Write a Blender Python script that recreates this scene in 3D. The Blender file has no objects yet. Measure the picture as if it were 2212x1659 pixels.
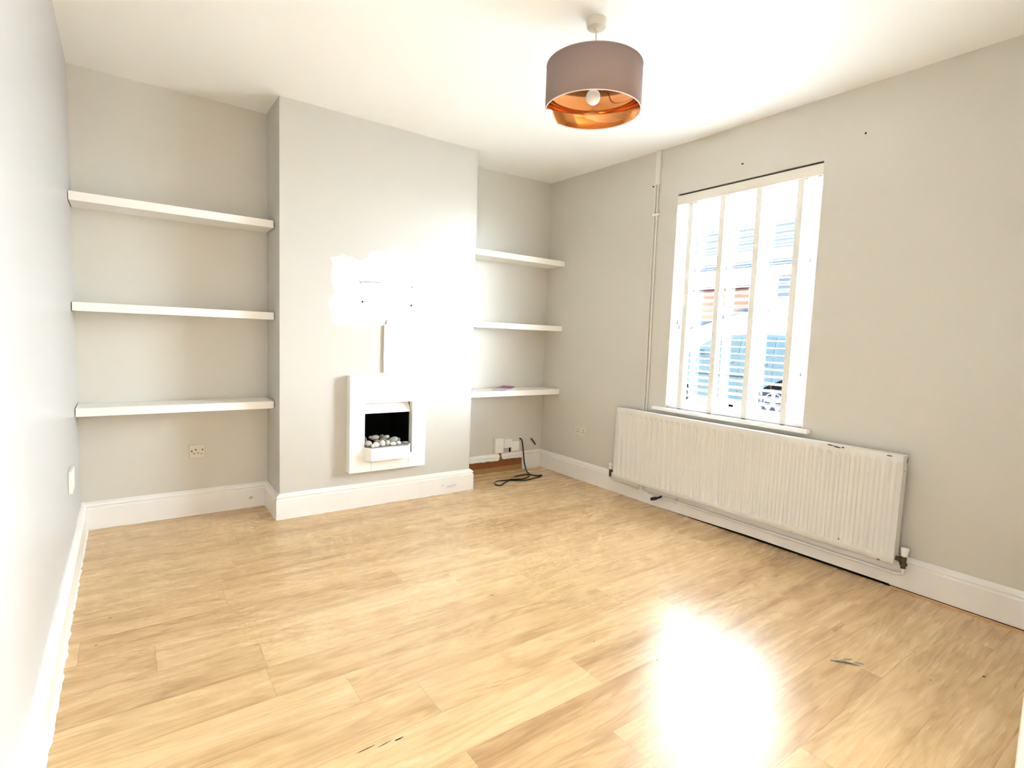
import bpy, bmesh, math, random
from mathutils import Vector, Matrix, noise
random.seed(7)
sc = bpy.context.scene
C = sc.collection
PI = math.pi

# ------------------------------------------------------------------ camera, sky, exposure
FPX = 1155.2242
cam_d = bpy.data.cameras.new('camera'); cam = bpy.data.objects.new('camera', cam_d); C.objects.link(cam)
cam_d.sensor_fit = 'HORIZONTAL'; cam_d.sensor_width = 36.0; cam_d.lens = FPX / 2212 * 36.0
cam_d.clip_start = 0.02; cam_d.clip_end = 200
yaw, pitch, roll = 0.6275, -0.0858, 0.0363
f = Vector((math.sin(yaw) * math.cos(pitch), math.cos(yaw) * math.cos(pitch), math.sin(pitch)))
r = Vector((math.cos(yaw), -math.sin(yaw), 0)); u = r.cross(f)
r2 = math.cos(roll) * r + math.sin(roll) * u; u2 = -math.sin(roll) * r + math.cos(roll) * u
M = Matrix((r2, u2, -f)).transposed().to_4x4(); M.translation = Vector((0.2369, -4.0544, 1.2510))
cam.matrix_world = M
sc.camera = cam

world = bpy.data.worlds.new('sky'); sc.world = world; world.use_nodes = True
# overcast sky, brightest where the hidden sun stands to the right of the window
wn = world.node_tree.nodes; wl = world.node_tree.links; bg = wn['Background']
w_tc = wn.new('ShaderNodeTexCoord'); w_dot = wn.new('ShaderNodeVectorMath'); w_dot.operation = 'DOT_PRODUCT'
w_dot.inputs[1].default_value = Vector((0.50, -0.86, 0.12)).normalized()
wl.new(w_tc.outputs['Generated'], w_dot.inputs[0])
def w_math(op, a, b):
    n = wn.new('ShaderNodeMath'); n.operation = op
    for i_, v_ in enumerate((a, b)):
        if isinstance(v_, (int, float)): n.inputs[i_].default_value = v_
        else: wl.new(v_, n.inputs[i_])
    return n.outputs[0]
w_glow = w_math('POWER', w_math('MAXIMUM', w_dot.outputs['Value'], 0.0), 60.0)
wl.new(w_math('ADD', w_math('MULTIPLY', w_glow, 26.0), 36.0), bg.inputs[1])
bg.inputs[0].default_value = (0.87, 0.955, 1.08, 1)
sc.view_settings.view_transform = 'Standard'; sc.view_settings.look = 'None'
sc.view_settings.gamma = 1.0; sc.view_settings.use_curve_mapping = False
sc.view_settings.exposure = 1.38
cy = sc.cycles
cy.max_bounces = 16; cy.diffuse_bounces = 9; cy.glossy_bounces = 6; cy.transparent_max_bounces = 12
cy.caustics_reflective = False; cy.caustics_refractive = False; cy.blur_glossy = 0.5
cy.sample_clamp_indirect = 12.0
cy.use_denoising = True

# room dimensions (metres)
W = 3.5565; YC = -0.367; X1 = 1.046; X2 = 2.507; H = 2.70; HB = 0.168; ST = 0.028
WY0, WY1, WZ0, WZ1 = -2.495, -1.468, 0.765, 2.345     # front window opening
WT = 0.15                                             # thickness of the outer wall at the window
YR = -3.78                                            # rear partition
YF = -7.60                                            # far wall of the room behind the camera

def portal(name, loc, rot, sx, sy):                   # daylight portal in a window opening
    l = bpy.data.lights.new(name, 'AREA'); l.shape = 'RECTANGLE'; l.size = sx; l.size_y = sy
    l.cycles.is_portal = True
    o = bpy.data.objects.new(name, l); C.objects.link(o); o.location = loc; o.rotation_euler = rot
portal('portal_front', (W + WT + 0.01, (WY0 + WY1) / 2, (WZ0 + WZ1) / 2), (0, PI / 2, 0), WZ1 - WZ0, WY1 - WY0)
portal('portal_fill', (W + WT + 0.01, -4.75, 1.45), (0, PI / 2, 0), 1.7, 1.2)  # for the unseen fill window added behind the camera

# ------------------------------------------------------------------ helpers
def srgb(r, g, b):
    def c(v):
        v /= 255
        return v / 12.92 if v <= 0.04045 else ((v + 0.055) / 1.055) ** 2.4
    return (c(r), c(g), c(b), 1)

def mat(name, col, rough=0.5, metal=0.0, spec=0.5, bump=0.0, bscale=60, var=0.0, vscale=3.0, coat=0.0):
    m = bpy.data.materials.new(name); m.use_nodes = True
    nt = m.node_tree; N = nt.nodes; L = nt.links; p = N['Principled BSDF']
    p.inputs['Base Color'].default_value = col if len(col) == 4 else (*col, 1)
    p.inputs['Roughness'].default_value = rough; p.inputs['Metallic'].default_value = metal
    p.inputs['Specular IOR Level'].default_value = spec
    p.inputs['Coat Weight'].default_value = coat
    tc = N.new('ShaderNodeTexCoord')
    if var > 0:
        n = N.new('ShaderNodeTexNoise'); n.inputs['Scale'].default_value = vscale; n.inputs['Detail'].default_value = 4
        L.new(tc.outputs['Object'], n.inputs['Vector'])
        mx = N.new('ShaderNodeMix'); mx.data_type = 'RGBA'
        c = p.inputs['Base Color'].default_value
        mx.inputs[6].default_value = (c[0] * (1 - var), c[1] * (1 - var), c[2] * (1 - var), 1)
        mx.inputs[7].default_value = (min(1, c[0] * (1 + var)), min(1, c[1] * (1 + var)), min(1, c[2] * (1 + var)), 1)
        L.new(n.outputs['Fac'], mx.inputs[0]); L.new(mx.outputs[2], p.inputs['Base Color'])
    if bump > 0:
        n = N.new('ShaderNodeTexNoise'); n.inputs['Scale'].default_value = bscale; n.inputs['Detail'].default_value = 5
        L.new(tc.outputs['Object'], n.inputs['Vector'])
        b = N.new('ShaderNodeBump'); b.inputs['Strength'].default_value = bump; b.inputs['Distance'].default_value = 0.002
        L.new(n.outputs['Fac'], b.inputs['Height']); L.new(b.outputs['Normal'], p.inputs['Normal'])
    return m

def finish(name, bm, m, parent=None, smooth=False, bevel=0.0, seg=2, kind=None, autos=None):
    me = bpy.data.meshes.new(name)
    bmesh.ops.recalc_face_normals(bm, faces=bm.faces)
    bm.to_mesh(me); bm.free()
    ms = m if isinstance(m, (list, tuple)) else [m]
    for k in ms: me.materials.append(k)
    if smooth:
        for p in me.polygons: p.use_smooth = True
    o = bpy.data.objects.new(name, me); C.objects.link(o)
    if parent is not None: o.parent = parent
    if bevel > 0:
        b = o.modifiers.new('bevel', 'BEVEL'); b.width = bevel; b.segments = seg; b.limit_method = 'ANGLE'; b.angle_limit = math.radians(40)
    if kind: o['kind'] = kind
    return o

def box(bm, x0, x1, y0, y1, z0, z1, mi=0):
    v = [bm.verts.new((x, y, z)) for x in (x0, x1) for y in (y0, y1) for z in (z0, z1)]
    for q in ((0, 1, 3, 2), (4, 6, 7, 5), (0, 4, 5, 1), (2, 3, 7, 6), (0, 2, 6, 4), (1, 5, 7, 3)):
        fc = bm.faces.new([v[i] for i in q]); fc.material_index = mi
    return v

def prism(bm, pts, axis, a0, a1, mi=0):
    """polygon pts (2D) extruded along axis from a0 to a1; 2D order is the two other axes in xyz order"""
    def P(p, a):
        l = [p[0], p[1]]; l.insert(axis, a); return l
    A = [bm.verts.new(P(p, a0)) for p in pts]; B = [bm.verts.new(P(p, a1)) for p in pts]
    fs = [bm.faces.new(A), bm.faces.new(B[::-1])]
    n = len(pts)
    for i in range(n): fs.append(bm.faces.new((A[i], A[(i + 1) % n], B[(i + 1) % n], B[i])))
    for q in fs: q.material_index = mi

def lathe(bm, prof, c=(0, 0, 0), seg=48, axis=2, closed=False):
    rings = []
    for (rr, zz) in prof:
        ring = []
        for k in range(seg):
            a = 2 * PI * k / seg
            l = [rr * math.cos(a), rr * math.sin(a)]; l.insert(axis, zz)
            ring.append(bm.verts.new((c[0] + l[0], c[1] + l[1], c[2] + l[2])))
        rings.append(ring)
    pr = list(zip(rings[:-1], rings[1:]))
    if closed: pr.append((rings[-1], rings[0]))
    for A, B in pr:
        for k in range(seg): bm.faces.new((A[k], A[(k + 1) % seg], B[(k + 1) % seg], B[k]))
    if not closed:
        if prof[0][0] > 1e-6: bm.faces.new(rings[0])
        if prof[-1][0] > 1e-6: bm.faces.new(rings[-1][::-1])
    bmesh.ops.remove_doubles(bm, verts=bm.verts, dist=1e-6)

def spline(pts, n=8):
    P = [Vector(p) for p in pts]; out = []
    for i in range(len(P) - 1):
        a = P[max(i - 1, 0)]; b = P[i]; c = P[i + 1]; d = P[min(i + 2, len(P) - 1)]
        for k in range(n):
            t = k / n
            out.append(0.5 * ((2 * b) + (-a + c) * t + (2 * a - 5 * b + 4 * c - d) * t * t + (-a + 3 * b - 3 * c + d) * t ** 3))
    out.append(P[-1]); return out

def tube(bm, pts, rad, seg=10, smooth_n=0):
    P = spline(pts, smooth_n) if smooth_n else [Vector(p) for p in pts]
    d = (P[1] - P[0]).normalized(); nrm = d.orthogonal().normalized(); rings = []
    for i, p in enumerate(P):
        t = (P[min(i + 1, len(P) - 1)] - P[max(i - 1, 0)])
        t = t.normalized() if t.length > 1e-9 else d
        nrm = (nrm - t * nrm.dot(t)); nrm = nrm.normalized() if nrm.length > 1e-6 else t.orthogonal().normalized()
        b = t.cross(nrm)
        rings.append([bm.verts.new(p + rad * (math.cos(2 * PI * k / seg) * nrm + math.sin(2 * PI * k / seg) * b)) for k in range(seg)])
    for A, B in zip(rings[:-1], rings[1:]):
        for k in range(seg): bm.faces.new((A[k], A[(k + 1) % seg], B[(k + 1) % seg], B[k]))
    bm.faces.new(rings[0][::-1]); bm.faces.new(rings[-1])

def thing(name, label, cat, loc=(0, 0, 0), group=None):
    o = bpy.data.objects.new(name, None); C.objects.link(o); o.location = loc; o.empty_display_size = 0.05
    o['label'] = label; o['category'] = cat
    if group: o['group'] = group
    return o

def tag(o, label, cat, group=None):
    o['label'] = label; o['category'] = cat
    if group: o['group'] = group
    return o

def local(o):           # children are modelled in world coordinates: undo the empty's offset
    for c in o.children: c.matrix_parent_inverse = Matrix.Translation(-Vector(o.location))
    return o

# ------------------------------------------------------------------ materials
M_wall = mat('greige_wall_paint', (0.60, 0.572, 0.512), 0.36, bump=0.10, bscale=90, var=0.02, vscale=2)
M_left = mat('pale_wall_paint', (0.49, 0.485, 0.475), 0.34, bump=0.08, bscale=90)
M_ceil = mat('ceiling_paint', (0.89, 0.885, 0.86), 0.7, bump=0.08, bscale=70)
M_gloss = mat('white_gloss_paint', (0.80, 0.78, 0.75), 0.28, var=0.04, vscale=9)
M_shelf = mat('white_shelf_foil', (0.86, 0.84, 0.79), 0.35)
M_plastic = mat('white_plastic', (0.80, 0.78, 0.72), 0.35)
M_old = mat('cream_plastic', (0.66, 0.62, 0.52), 0.4)
M_rad = mat('radiator_enamel', (0.71, 0.69, 0.645), 0.35, var=0.03, vscale=6)
M_black = mat('black_void', (0.004, 0.004, 0.004), 0.8, spec=0.1)
M_cable = mat('black_cable_rubber', (0.012, 0.01, 0.01), 0.5)
M_hole = mat('dark_hole', (0.03, 0.025, 0.02), 0.9, spec=0.1)
M_brass = mat('dirty_brass', (0.10, 0.075, 0.045), 0.55, metal=0.5, var=0.7, vscale=120)
M_chrome = mat('chrome', (0.75, 0.74, 0.72), 0.2, metal=1.0)
M_shade = mat('mauve_taupe_fabric', (0.285, 0.215, 0.195), 0.85, bump=0.35, bscale=500, var=0.06, vscale=300, spec=0.2)
M_copper = mat('copper_foil', (0.70, 0.27, 0.09), 0.13, metal=1.0)
M_rim = mat('shade_rim_tape', (0.80, 0.66, 0.60), 0.6)
M_wire = mat('shade_ring_wire', (0.18, 0.10, 0.06), 0.4, metal=0.6)
M_bulb = mat('opal_bulb_glass', (0.95, 0.94, 0.92), 0.2)
M_fire = mat('fire_surround_white', (0.88, 0.87, 0.83), 0.4)
M_slat = mat('white_blind_slat', (0.85, 0.85, 0.85), 0.4)
M_tape = mat('ladder_tape_fabric', (0.74, 0.73, 0.68), 0.9, bump=0.3, bscale=700)
tn = M_tape.node_tree; tl_ = tn.nodes.new('ShaderNodeBsdfTranslucent'); tl_.inputs[0].default_value = (.045, .045, .042, 1); ad_ = tn.nodes.new('ShaderNodeAddShader')
tn.links.new(tn.nodes['Principled BSDF'].outputs[0], ad_.inputs[0]); tn.links.new(tl_.outputs[0], ad_.inputs[1]); tn.links.new(ad_.outputs[0], tn.nodes['Material Output'].inputs[0])
M_cord = mat('grey_cord', (0.22, 0.22, 0.22), 0.8)
M_upvc = mat('upvc_frame', (0.85, 0.86, 0.87), 0.3)
M_bare = mat('bare_brown_plaster', (0.22, 0.072, 0.014), 0.85, bump=0.6, bscale=60, var=0.4, vscale=30)
M_batten = mat('bare_timber', (0.31, 0.17, 0.055), 0.7, var=0.25, vscale=25)
M_caulk = mat('dried_paint', (0.86, 0.86, 0.86), 0.35)

def chimney_mat():
    m = mat('greige_wall_paint_patched', (0.545, 0.525, 0.48), 0.36, bump=0.1, bscale=90)
    nt = m.node_tree; N = nt.nodes; L = nt.links; p = N['Principled BSDF']
    tc = N.new('ShaderNodeTexCoord'); sp = N.new('ShaderNodeSeparateXYZ'); L.new(tc.outputs['Object'], sp.inputs[0])
    def no(scale, det, sx=1, sz=1):
        mp = N.new('ShaderNodeMapping'); mp.inputs['Scale'].default_value = (sx, 1, sz); L.new(tc.outputs['Object'], mp.inputs[0])
        n = N.new('ShaderNodeTexNoise'); n.inputs['Scale'].default_value = scale; n.inputs['Detail'].default_value = det
        L.new(mp.outputs[0], n.inputs['Vector']); return n.outputs['Fac']
    def ma(op, a, b, c=None):
        n = N.new('ShaderNodeMath'); n.operation = op
        for i, v in enumerate((a, b, c)):
            if v is None: continue
            if isinstance(v, (int, float)): n.inputs[i].default_value = v
            else: L.new(v, n.inputs[i])
        return n.outputs[0]
    n1 = no(6.5, 4, 1, 0.7); n2 = no(45, 3, 0.3, 1.5)
    d = ma('ADD', ma('MULTIPLY', ma('SUBTRACT', n1, 0.5), 0.20), ma('MULTIPLY', ma('SUBTRACT', n2, 0.5), 0.03))
    # signed distances to the four sides of the brushed-on patch
    top = ma('SUBTRACT', ma('ADD', ma('MULTIPLY', sp.outputs['X'], 0.20), 1.478), sp.outputs['Z'])
    bot = ma('SUBTRACT', sp.outputs['Z'], 1.285)
    lef = ma('SUBTRACT', sp.outputs['X'], 1.362)
    rig = ma('SUBTRACT', 2.16, sp.outputs['X'])
    mn = ma('MINIMUM', ma('MINIMUM', top, bot), ma('MINIMUM', lef, rig))
    mk = ma('MULTIPLY', ma('ADD', mn, d), 90.0)
    cl = N.new('ShaderNodeClamp'); L.new(mk, cl.inputs[0])
    mx = N.new('ShaderNodeMix'); mx.data_type = 'RGBA'
    mx.inputs[6].default_value = p.inputs['Base Color'].default_value; mx.inputs[7].default_value = (0.80, 0.79, 0.76, 1)
    L.new(cl.outputs[0], mx.inputs[0]); L.new(mx.outputs[2], p.inputs['Base Color'])
    return m
M_chim = chimney_mat()

def floor_mat():
    m = bpy.data.materials.new('oak_laminate'); m.use_nodes = True
    nt = m.node_tree; N = nt.nodes; L = nt.links; p = N['Principled BSDF']
    uv = N.new('ShaderNodeUVMap'); uv.uv_map = 'grain'; ed = N.new('ShaderNodeUVMap'); ed.uv_map = 'edge'
    at = N.new('ShaderNodeAttribute'); at.attribute_name = 'tone'
    def ma(op, a, b=None, c=None):
        n = N.new('ShaderNodeMath'); n.operation = op
        for i, v in enumerate((a, b, c)):
            if v is None: continue
            if isinstance(v, (int, float)): n.inputs[i].default_value = v
            else: L.new(v, n.inputs[i])
        return n.outputs[0]
    def no(sx, sy, det=3, dist=0.0, rough=0.5):
        mp = N.new('ShaderNodeMapping'); mp.inputs['Scale'].default_value = (sx, sy, 1); L.new(uv.outputs[0], mp.inputs[0])
        n = N.new('ShaderNodeTexNoise'); n.inputs['Scale'].default_value = 1; n.inputs['Detail'].default_value = det
        n.inputs['Distortion'].default_value = dist; n.inputs['Roughness'].default_value = rough
        L.new(mp.outputs[0], n.inputs['Vector']); return n.outputs['Fac']
    rings = ma('SINE', ma('MULTIPLY', no(1.0, 6.5, 2, 0.3), 80.0))          # contour lines: cathedral grain
    rings = ma('MULTIPLY', ma('POWER', ma('ADD', ma('MULTIPLY', rings, 0.5), 0.5), 1.6), no(2, 7, 2))
    broad = no(0.65, 15, 4, 0.4)
    fine = no(7, 210, 3, 0.2, 0.7)
    mott = no(3, 5, 3)
    v = ma('ADD', ma('MULTIPLY', broad, 0.50), ma('MULTIPLY', fine, 0.30))
    v = ma('ADD', v, ma('MULTIPLY', rings, -0.18))
    v = ma('ADD', v, ma('MULTIPLY', mott, 0.24))
    v = ma('ADD', v, ma('MULTIPLY', at.outputs['Fac'], 0.17))
    cr = N.new('ShaderNodeValToRGB'); e = cr.color_ramp.elements
    e[0].position = 0.34; e[0].color = (0.37, 0.215, 0.095, 1)
    e[1].position = 0.80; e[1].color = (0.72, 0.53, 0.30, 1)
    k = e.new(0.52); k.color = (0.53, 0.355, 0.17, 1)
    k = e.new(0.66); k.color = (0.635, 0.445, 0.23, 1)
    L.new(v, cr.inputs[0])
    sp = N.new('ShaderNodeSeparateXYZ'); L.new(ed.outputs[0], sp.inputs[0])     # edge map: metres from long / short joints
    em = ma('MINIMUM', sp.outputs['X'], sp.outputs['Y'])
    cl = N.new('ShaderNodeClamp'); L.new(ma('MULTIPLY', em, 450.0), cl.inputs[0])
    mx = N.new('ShaderNodeMix'); mx.data_type = 'RGBA'; mx.inputs[6].default_value = (0.30, 0.18, 0.085, 1)
    L.new(ma('ADD', ma('MULTIPLY', cl.outputs[0], 0.65), 0.35), mx.inputs[0]); L.new(cr.outputs[0], mx.inputs[7])
    L.new(mx.outputs[2], p.inputs['Base Color'])
    rg = ma('ADD', 0.20, ma('MULTIPLY', no(2, 30, 3), 0.14)); L.new(rg, p.inputs['Roughness'])
    b = N.new('ShaderNodeBump'); b.inputs['Strength'].default_value = 0.12; b.inputs['Distance'].default_value = 0.0008
    L.new(ma('ADD', fine, ma('MULTIPLY', cl.outputs[0], 1.0)), b.inputs['Height']); L.new(b.outputs[0], p.inputs['Normal'])
    p.inputs['Specular IOR Level'].default_value = 0.5
    return m
M_floor = floor_mat()

# ------------------------------------------------------------------ the room shell
def build_floor():
    bm = bmesh.new(); g = bm.loops.layers.uv.new('grain'); e = bm.loops.layers.uv.new('edge')
    t = bm.loops.layers.float_color.new('tone')
    known = {0: 2.57, 2: 1.049, 3: 1.634, 4: 1.066, 5: 0.865, 6: 1.92, 8: 0.306}
    PL = 1.286; rw = 0.187
    for row in range(-24, 19):
        y0 = -3.329 + row * rw; y1 = y0 + rw
        if y0 >= 0.02 or y1 <= YF: continue
        j = known.get(row, random.uniform(0, PL))
        x0 = j - PL * 4
        while x0 < W + 0.05:
            x1_ = x0 + PL
            a, b_ = max(x0, -0.0), min(x1_, W)
            c, d = max(y0, YF), min(y1, 0.03)
            if b_ - a > 1e-4 and d - c > 1e-4:
                ox, oy = random.uniform(0, 60), random.uniform(0, 60); tone = random.uniform(0.15, 0.85)
                ym = (y0 + y1) / 2; xm = (x0 + x1_) / 2
                xs = [a] + [s for s in (xm,) if a < s < b_] + [b_]; ys = [c] + [s for s in (ym,) if c < s < d] + [d]
                for i in range(len(xs) - 1):
                    for k in range(len(ys) - 1):
                        q = [(xs[i], ys[k]), (xs[i + 1], ys[k]), (xs[i + 1], ys[k + 1]), (xs[i], ys[k + 1])]
                        fc = bm.faces.new([bm.verts.new((*s, 0)) for s in q])
                        for lp, s in zip(fc.loops, q):
                            lp[g].uv = (s[0] + ox, s[1] + oy)
                            lp[e].uv = (min(s[0] - x0, x1_ - s[0]), min(s[1] - y0, y1 - s[1]))
                            lp[t] = (tone, tone, tone, 1)
            x0 += PL
    bmesh.ops.remove_doubles(bm, verts=bm.verts, dist=1e-5)
    o = finish('floor', bm, M_floor, kind='structure')
    bm = bmesh.new(); box(bm, -0.15, W + 0.3, YF - 0.15, 0.15, -0.25, -0.03)
    finish('floor_slab', bm, M_batten, parent=o)
    return o
floor = build_floor()

def marks(name, blobs, m, parent, plane='z', off=0.0006, label=None):
    """small irregular flat marks; blobs = list of (centre, half length, half width, angle)"""
    for (c, a, b, ang) in blobs:
        bm = bmesh.new(); vs = []
        for k in range(14):
            th = 2 * PI * k / 14; rr = 1 + 0.35 * noise.noise(Vector((c[0] * 50 + k * 1.7, c[1] * 50, k)))
            p, q = a * rr * math.cos(th), b * rr * math.sin(th)
            p, q = p * math.cos(ang) - q * math.sin(ang), p * math.sin(ang) + q * math.cos(ang)
            if plane == 'z': v = (c[0] + p, c[1] + q, c[2] + off)
            elif plane == 'x': v = (c[0] + off, c[1] + p, c[2] + q)
            else: v = (c[0] + p, c[1] + off, c[2] + q)
            vs.append(bm.verts.new(v))
        bm.faces.new(vs)
        o = finish(name, bm, m, parent=parent)
        if label: o['label'] = label
    return o
M_scuff = mat('grey_scuff', (0.16, 0.165, 0.155), 0.8)
marks('scuff_mark', [((2.532, -3.178, 0), .020, .006, -1.1), ((2.552, -3.200, 0), .028, .008, -1.0), ((2.572, -3.225, 0), .026, .006, -1.15), ((2.590, -3.200, 0), .020, .005, -.6), ((2.600, -3.238, 0), .018, .006, -1)], M_scuff, floor, label='dark grey scuff in the laminate')
marks('floor_chip', [((0.80, -2.596, 0), .030, .0018, .05), ((0.855, -2.607, 0), .024, .0015, 0.1), ((0.90, -2.612, 0), .014, .003, 0)], M_hole, floor, label='dark chipped joint')
marks('floor_chip', [((1.66, -1.99, 0), .012, .003, -.6), ((0.16, -1.30, 0), .006, .003, 0), ((0.12, -1.52, 0), .006, .003, .4)], M_hole, floor)
marks('floor_chip', [((2.93, -3.55, 0), .006, .005, 0), ((2.72, -3.44, 0), .004, .003, 0), ((1.92, -2.78, 0), .006, .002, .5), ((1.80, -2.55, 0), .005, .002, .5), ((0.62, -2.70, 0), .006, .004, .5)], M_hole, floor)

bm = bmesh.new()                                   # ceiling: slightly out of level in the window corner
xs = [-0.15, 0, X1, X2, W, W + 0.3]; ys = [YF - 0.15, YR, -1.6, 0, 0.15]
gz = lambda x, y: H + (0.026 * max(0, min(1, (x - X2) / (W - X2))) * max(0, min(1, (y + 1.6) / 1.6)))
G = [[bm.verts.new((x, y, gz(x, y))) for y in ys] for x in xs]
for i in range(len(xs) - 1):
    for k in range(len(ys) - 1): bm.faces.new((G[i][k], G[i][k + 1], G[i + 1][k + 1], G[i + 1][k]))
ceiling = finish('ceiling', bm, M_ceil, kind='structure')
sol = ceiling.modifiers.new('solid', 'SOLIDIFY'); sol.thickness = 0.15; sol.offset = -1 if ceiling.data.polygons[0].normal.z < 0 else 1

HT = 2.76
bm = bmesh.new(); box(bm, -0.15, 0, YF - 0.15, 0.15, -0.2, HT)
wall_left = finish('wall_left', bm, M_left, kind='structure')
bm = bmesh.new(); box(bm, 0, W + 0.3, 0.0, 0.15, -0.2, HT)
wall_back = finish('wall_back', bm, M_wall, kind='structure')
bm = bmesh.new()
hx0, hx1, hz0, hz1 = 1.585, 1.965, 0.36, 0.765
box(bm, X1, hx0, YC, 0, -0.1, HT); box(bm, hx1, X2, YC, 0, -0.1, HT); box(bm, hx0, hx1, YC, 0, -0.1, hz0); box(bm, hx0, hx1, YC, 0, hz1, HT)
bmesh.ops.remove_doubles(bm, verts=bm.verts, dist=1e-5)
wall_chimney = finish('wall_chimney', bm, M_chim, kind='structure')
bm = bmesh.new()
box(bm, W, W + WT, WY1, 0.0, -0.2, HT); box(bm, W, W + WT, -4.15, WY0, -0.2, HT)
box(bm, W, W + WT, YF - 0.15, -5.35, -0.2, HT); box(bm, W, W + WT, -5.35, -4.15, -0.2, 0.6); box(bm, W, W + WT, -5.35, -4.15, 2.3, HT)
box(bm, W, W + WT, WY0, WY1, -0.2, WZ0); box(bm, W, W + WT, WY0, WY1, WZ1, HT)
wall_right = finish('wall_right', bm, M_wall, kind='structure')
bm = bmesh.new(); box(bm, 2.162, W, YR - 0.12, YR, -0.1, HT); box(bm, 0, 2.162, YR - 0.12, YR, 2.35, HT)
wall_rear = finish('wall_rear', bm, M_wall, kind='structure')
bm = bmesh.new()
box(bm, 0, W, YF - 0.12, YF, -0.2, HT)
wall_far = finish('wall_far', bm, M_ceil, kind='structure')
bm = bmesh.new()                                   # door lining at the end of the rear partition
box(bm, 2.145, 2.164, YR - 0.12, YR, 0, 2.35); box(bm, 2.175, 2.235, YR, YR + 0.006, 0, 2.41); box(bm, 2.175, 2.235, YR - 0.135, YR - 0.12, 0, 2.41)
trim = finish('trim_1', bm, M_gloss, kind='structure', bevel=0.003)

marks('screw_hole', [((W, -2.697, 2.44), .006, .006, 0)], M_hole, wall_right, 'x', -0.0008)
marks('screw_hole', [((W, -1.971, 2.447), .009, .005, .4)], M_hole, wall_right, 'x', -0.0008)
marks('screw_hole', [((W, -1.235, 2.449), .010, .005, .4)], M_hole, wall_right, 'x', -0.0008)
for c in ((1.592, YC, 1.466), (1.962, YC, 1.464), (1.964, YC, 1.599)):
    marks('screw_hole', [(c, .0075 if c[2] < 1.5 else .006, .0075 if c[2] < 1.5 else .006, 0)], M_hole if c[2] < 1.5 else M_scuff, wall_chimney, 'y', -0.0008)
M_line = mat('scratched_filler', (0.33, 0.32, 0.29), 0.8)
marks('filler_ridge', [((1.62, YC, 1.606), .055, .0035, .05), ((1.70, YC, 1.609), .05, .003, .0), ((1.575, YC, 1.60), .014, .004, -.8)], M_line, wall_chimney, 'y', -0.0008)

# ---- skirting boards: one profile, mitred along the plan line of the walls
plan = [(0, YR), (0, 0), (X1, 0), (X1, YC), (X2, YC), (X2, 0), (W, 0), (W, YR)]
prof = [(0, 0.0), (ST, 0.0), (ST, 0.128), (ST - 0.006, 0.133), (ST - 0.006, 0.140), (ST - 0.002, 0.146), (ST - 0.006, 0.156), (ST - 0.016, 0.164), (0.006, HB), (0, HB)]
def nrm(i):
    a, b = Vector(plan[i]), Vector(plan[i + 1]); d = (b - a).normalized(); return Vector((d.y, -d.x))
def off(i, d):           # corner i offset by d towards the room
    if i == 0: return Vector(plan[0]) + nrm(0) * d
    if i == len(plan) - 1: return Vector(plan[-1]) + nrm(i - 1) * d
    n1, n2 = nrm(i - 1), nrm(i); return Vector(plan[i]) + (n1 + n2) * d / (1 + n1.dot(n2))
def run(bm, i, s0=None, s1=None, z0=0.0, lift=0.0):
    """skirting along segment i; s0/s1 cut it square at a distance from the segment start"""
    a, b = Vector(plan[i]), Vector(plan[i + 1]); d = (b - a).normalized(); n = nrm(i)
    l0, l1 = lift if isinstance(lift, tuple) else (lift, lift)
    def end(cut, ci, lf):
        pr = [(dd, max(zz, z0) + lf) for dd, zz in prof]
        if cut is None: return [(off(ci, dd), zz) for dd, zz in pr]
        return [(a + d * cut + n * dd, zz) for dd, zz in pr]
    A = [bm.verts.new((p.x, p.y, z)) for p, z in end(s0, i, l0)]; B = [bm.verts.new((p.x, p.y, z)) for p, z in end(s1, i + 1, l1)]
    k = len(A)
    for j in range(k): bm.faces.new((A[j], A[(j + 1) % k], B[(j + 1) % k], B[j]))
    bm.faces.new(A[::-1]); bm.faces.new(B)
def sk(name, segs, label=None):
    bm = bmesh.new()
    for s in segs: run(bm, *s)
    bmesh.ops.remove_doubles(bm, verts=bm.verts, dist=1e-5)
    return finish(name, bm, M_gloss, kind='structure')
bb_left = sk('baseboard_left', [(0,)])
bb_al = sk('baseboard_alcove_left', [(1,), (2,)])
bb_ch = sk('baseboard_chimney', [(3,), (4,)])
bb_ar = sk('baseboard_alcove_right', [(5, 3.317 - X2, None)])
bb_right = sk('baseboard_right', [(6, None, 1.5), (6, 1.5, 2.2, 0.0, (0.0, 0.015)), (6, 2.2, 3.02, 0.0, (0.015, 0.014)), (6, 3.02, None, 0.0, 0.010)])
def strip_skirt(x0, x1, jag):       # broken-off top strip of the board, ragged lower edge
    bm = bmesh.new(); n = 26; rows = []
    for k in range(n + 1):
        x = x0 + (x1 - x0) * k / n
        zb = 0.118 - 0.012 * (x - x0) / 0.5 + jag * noise.noise(Vector((x * 28, 3.3, 0)))
        if k in (0, n): zb += 0.02
        sect = [(0, zb), (ST, zb), (ST, max(0.128, zb + .004))] + prof[3:]
        rows.append([bm.verts.new((x, -dd, zz)) for dd, zz in sect])
    for A, B in zip(rows[:-1], rows[1:]):
        for j in range(len(A)): bm.faces.new((A[j], A[(j + 1) % len(A)], B[(j + 1) % len(A)], B[j]))
    bm.faces.new(rows[0]); bm.faces.new(rows[-1][::-1])
    finish('skirting_strip', bm, M_gloss, parent=bb_ar)
strip_skirt(X2, 3.050, 0.006); strip_skirt(3.072, 3.317, 0.006)
bm = bmesh.new(); box(bm, X2, 3.317, -0.010, 0, 0.045, 0.122)
box(bm, 3.045, 3.078, -0.008, 0, 0.11, 0.185)
finish('exposed_plaster', bm, M_bare, parent=bb_ar)['label'] = 'bare brown plaster where the skirting has come away'
bm = bmesh.new(); box(bm, X2, 3.317, -0.018, 0, 0.0, 0.046)
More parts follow.
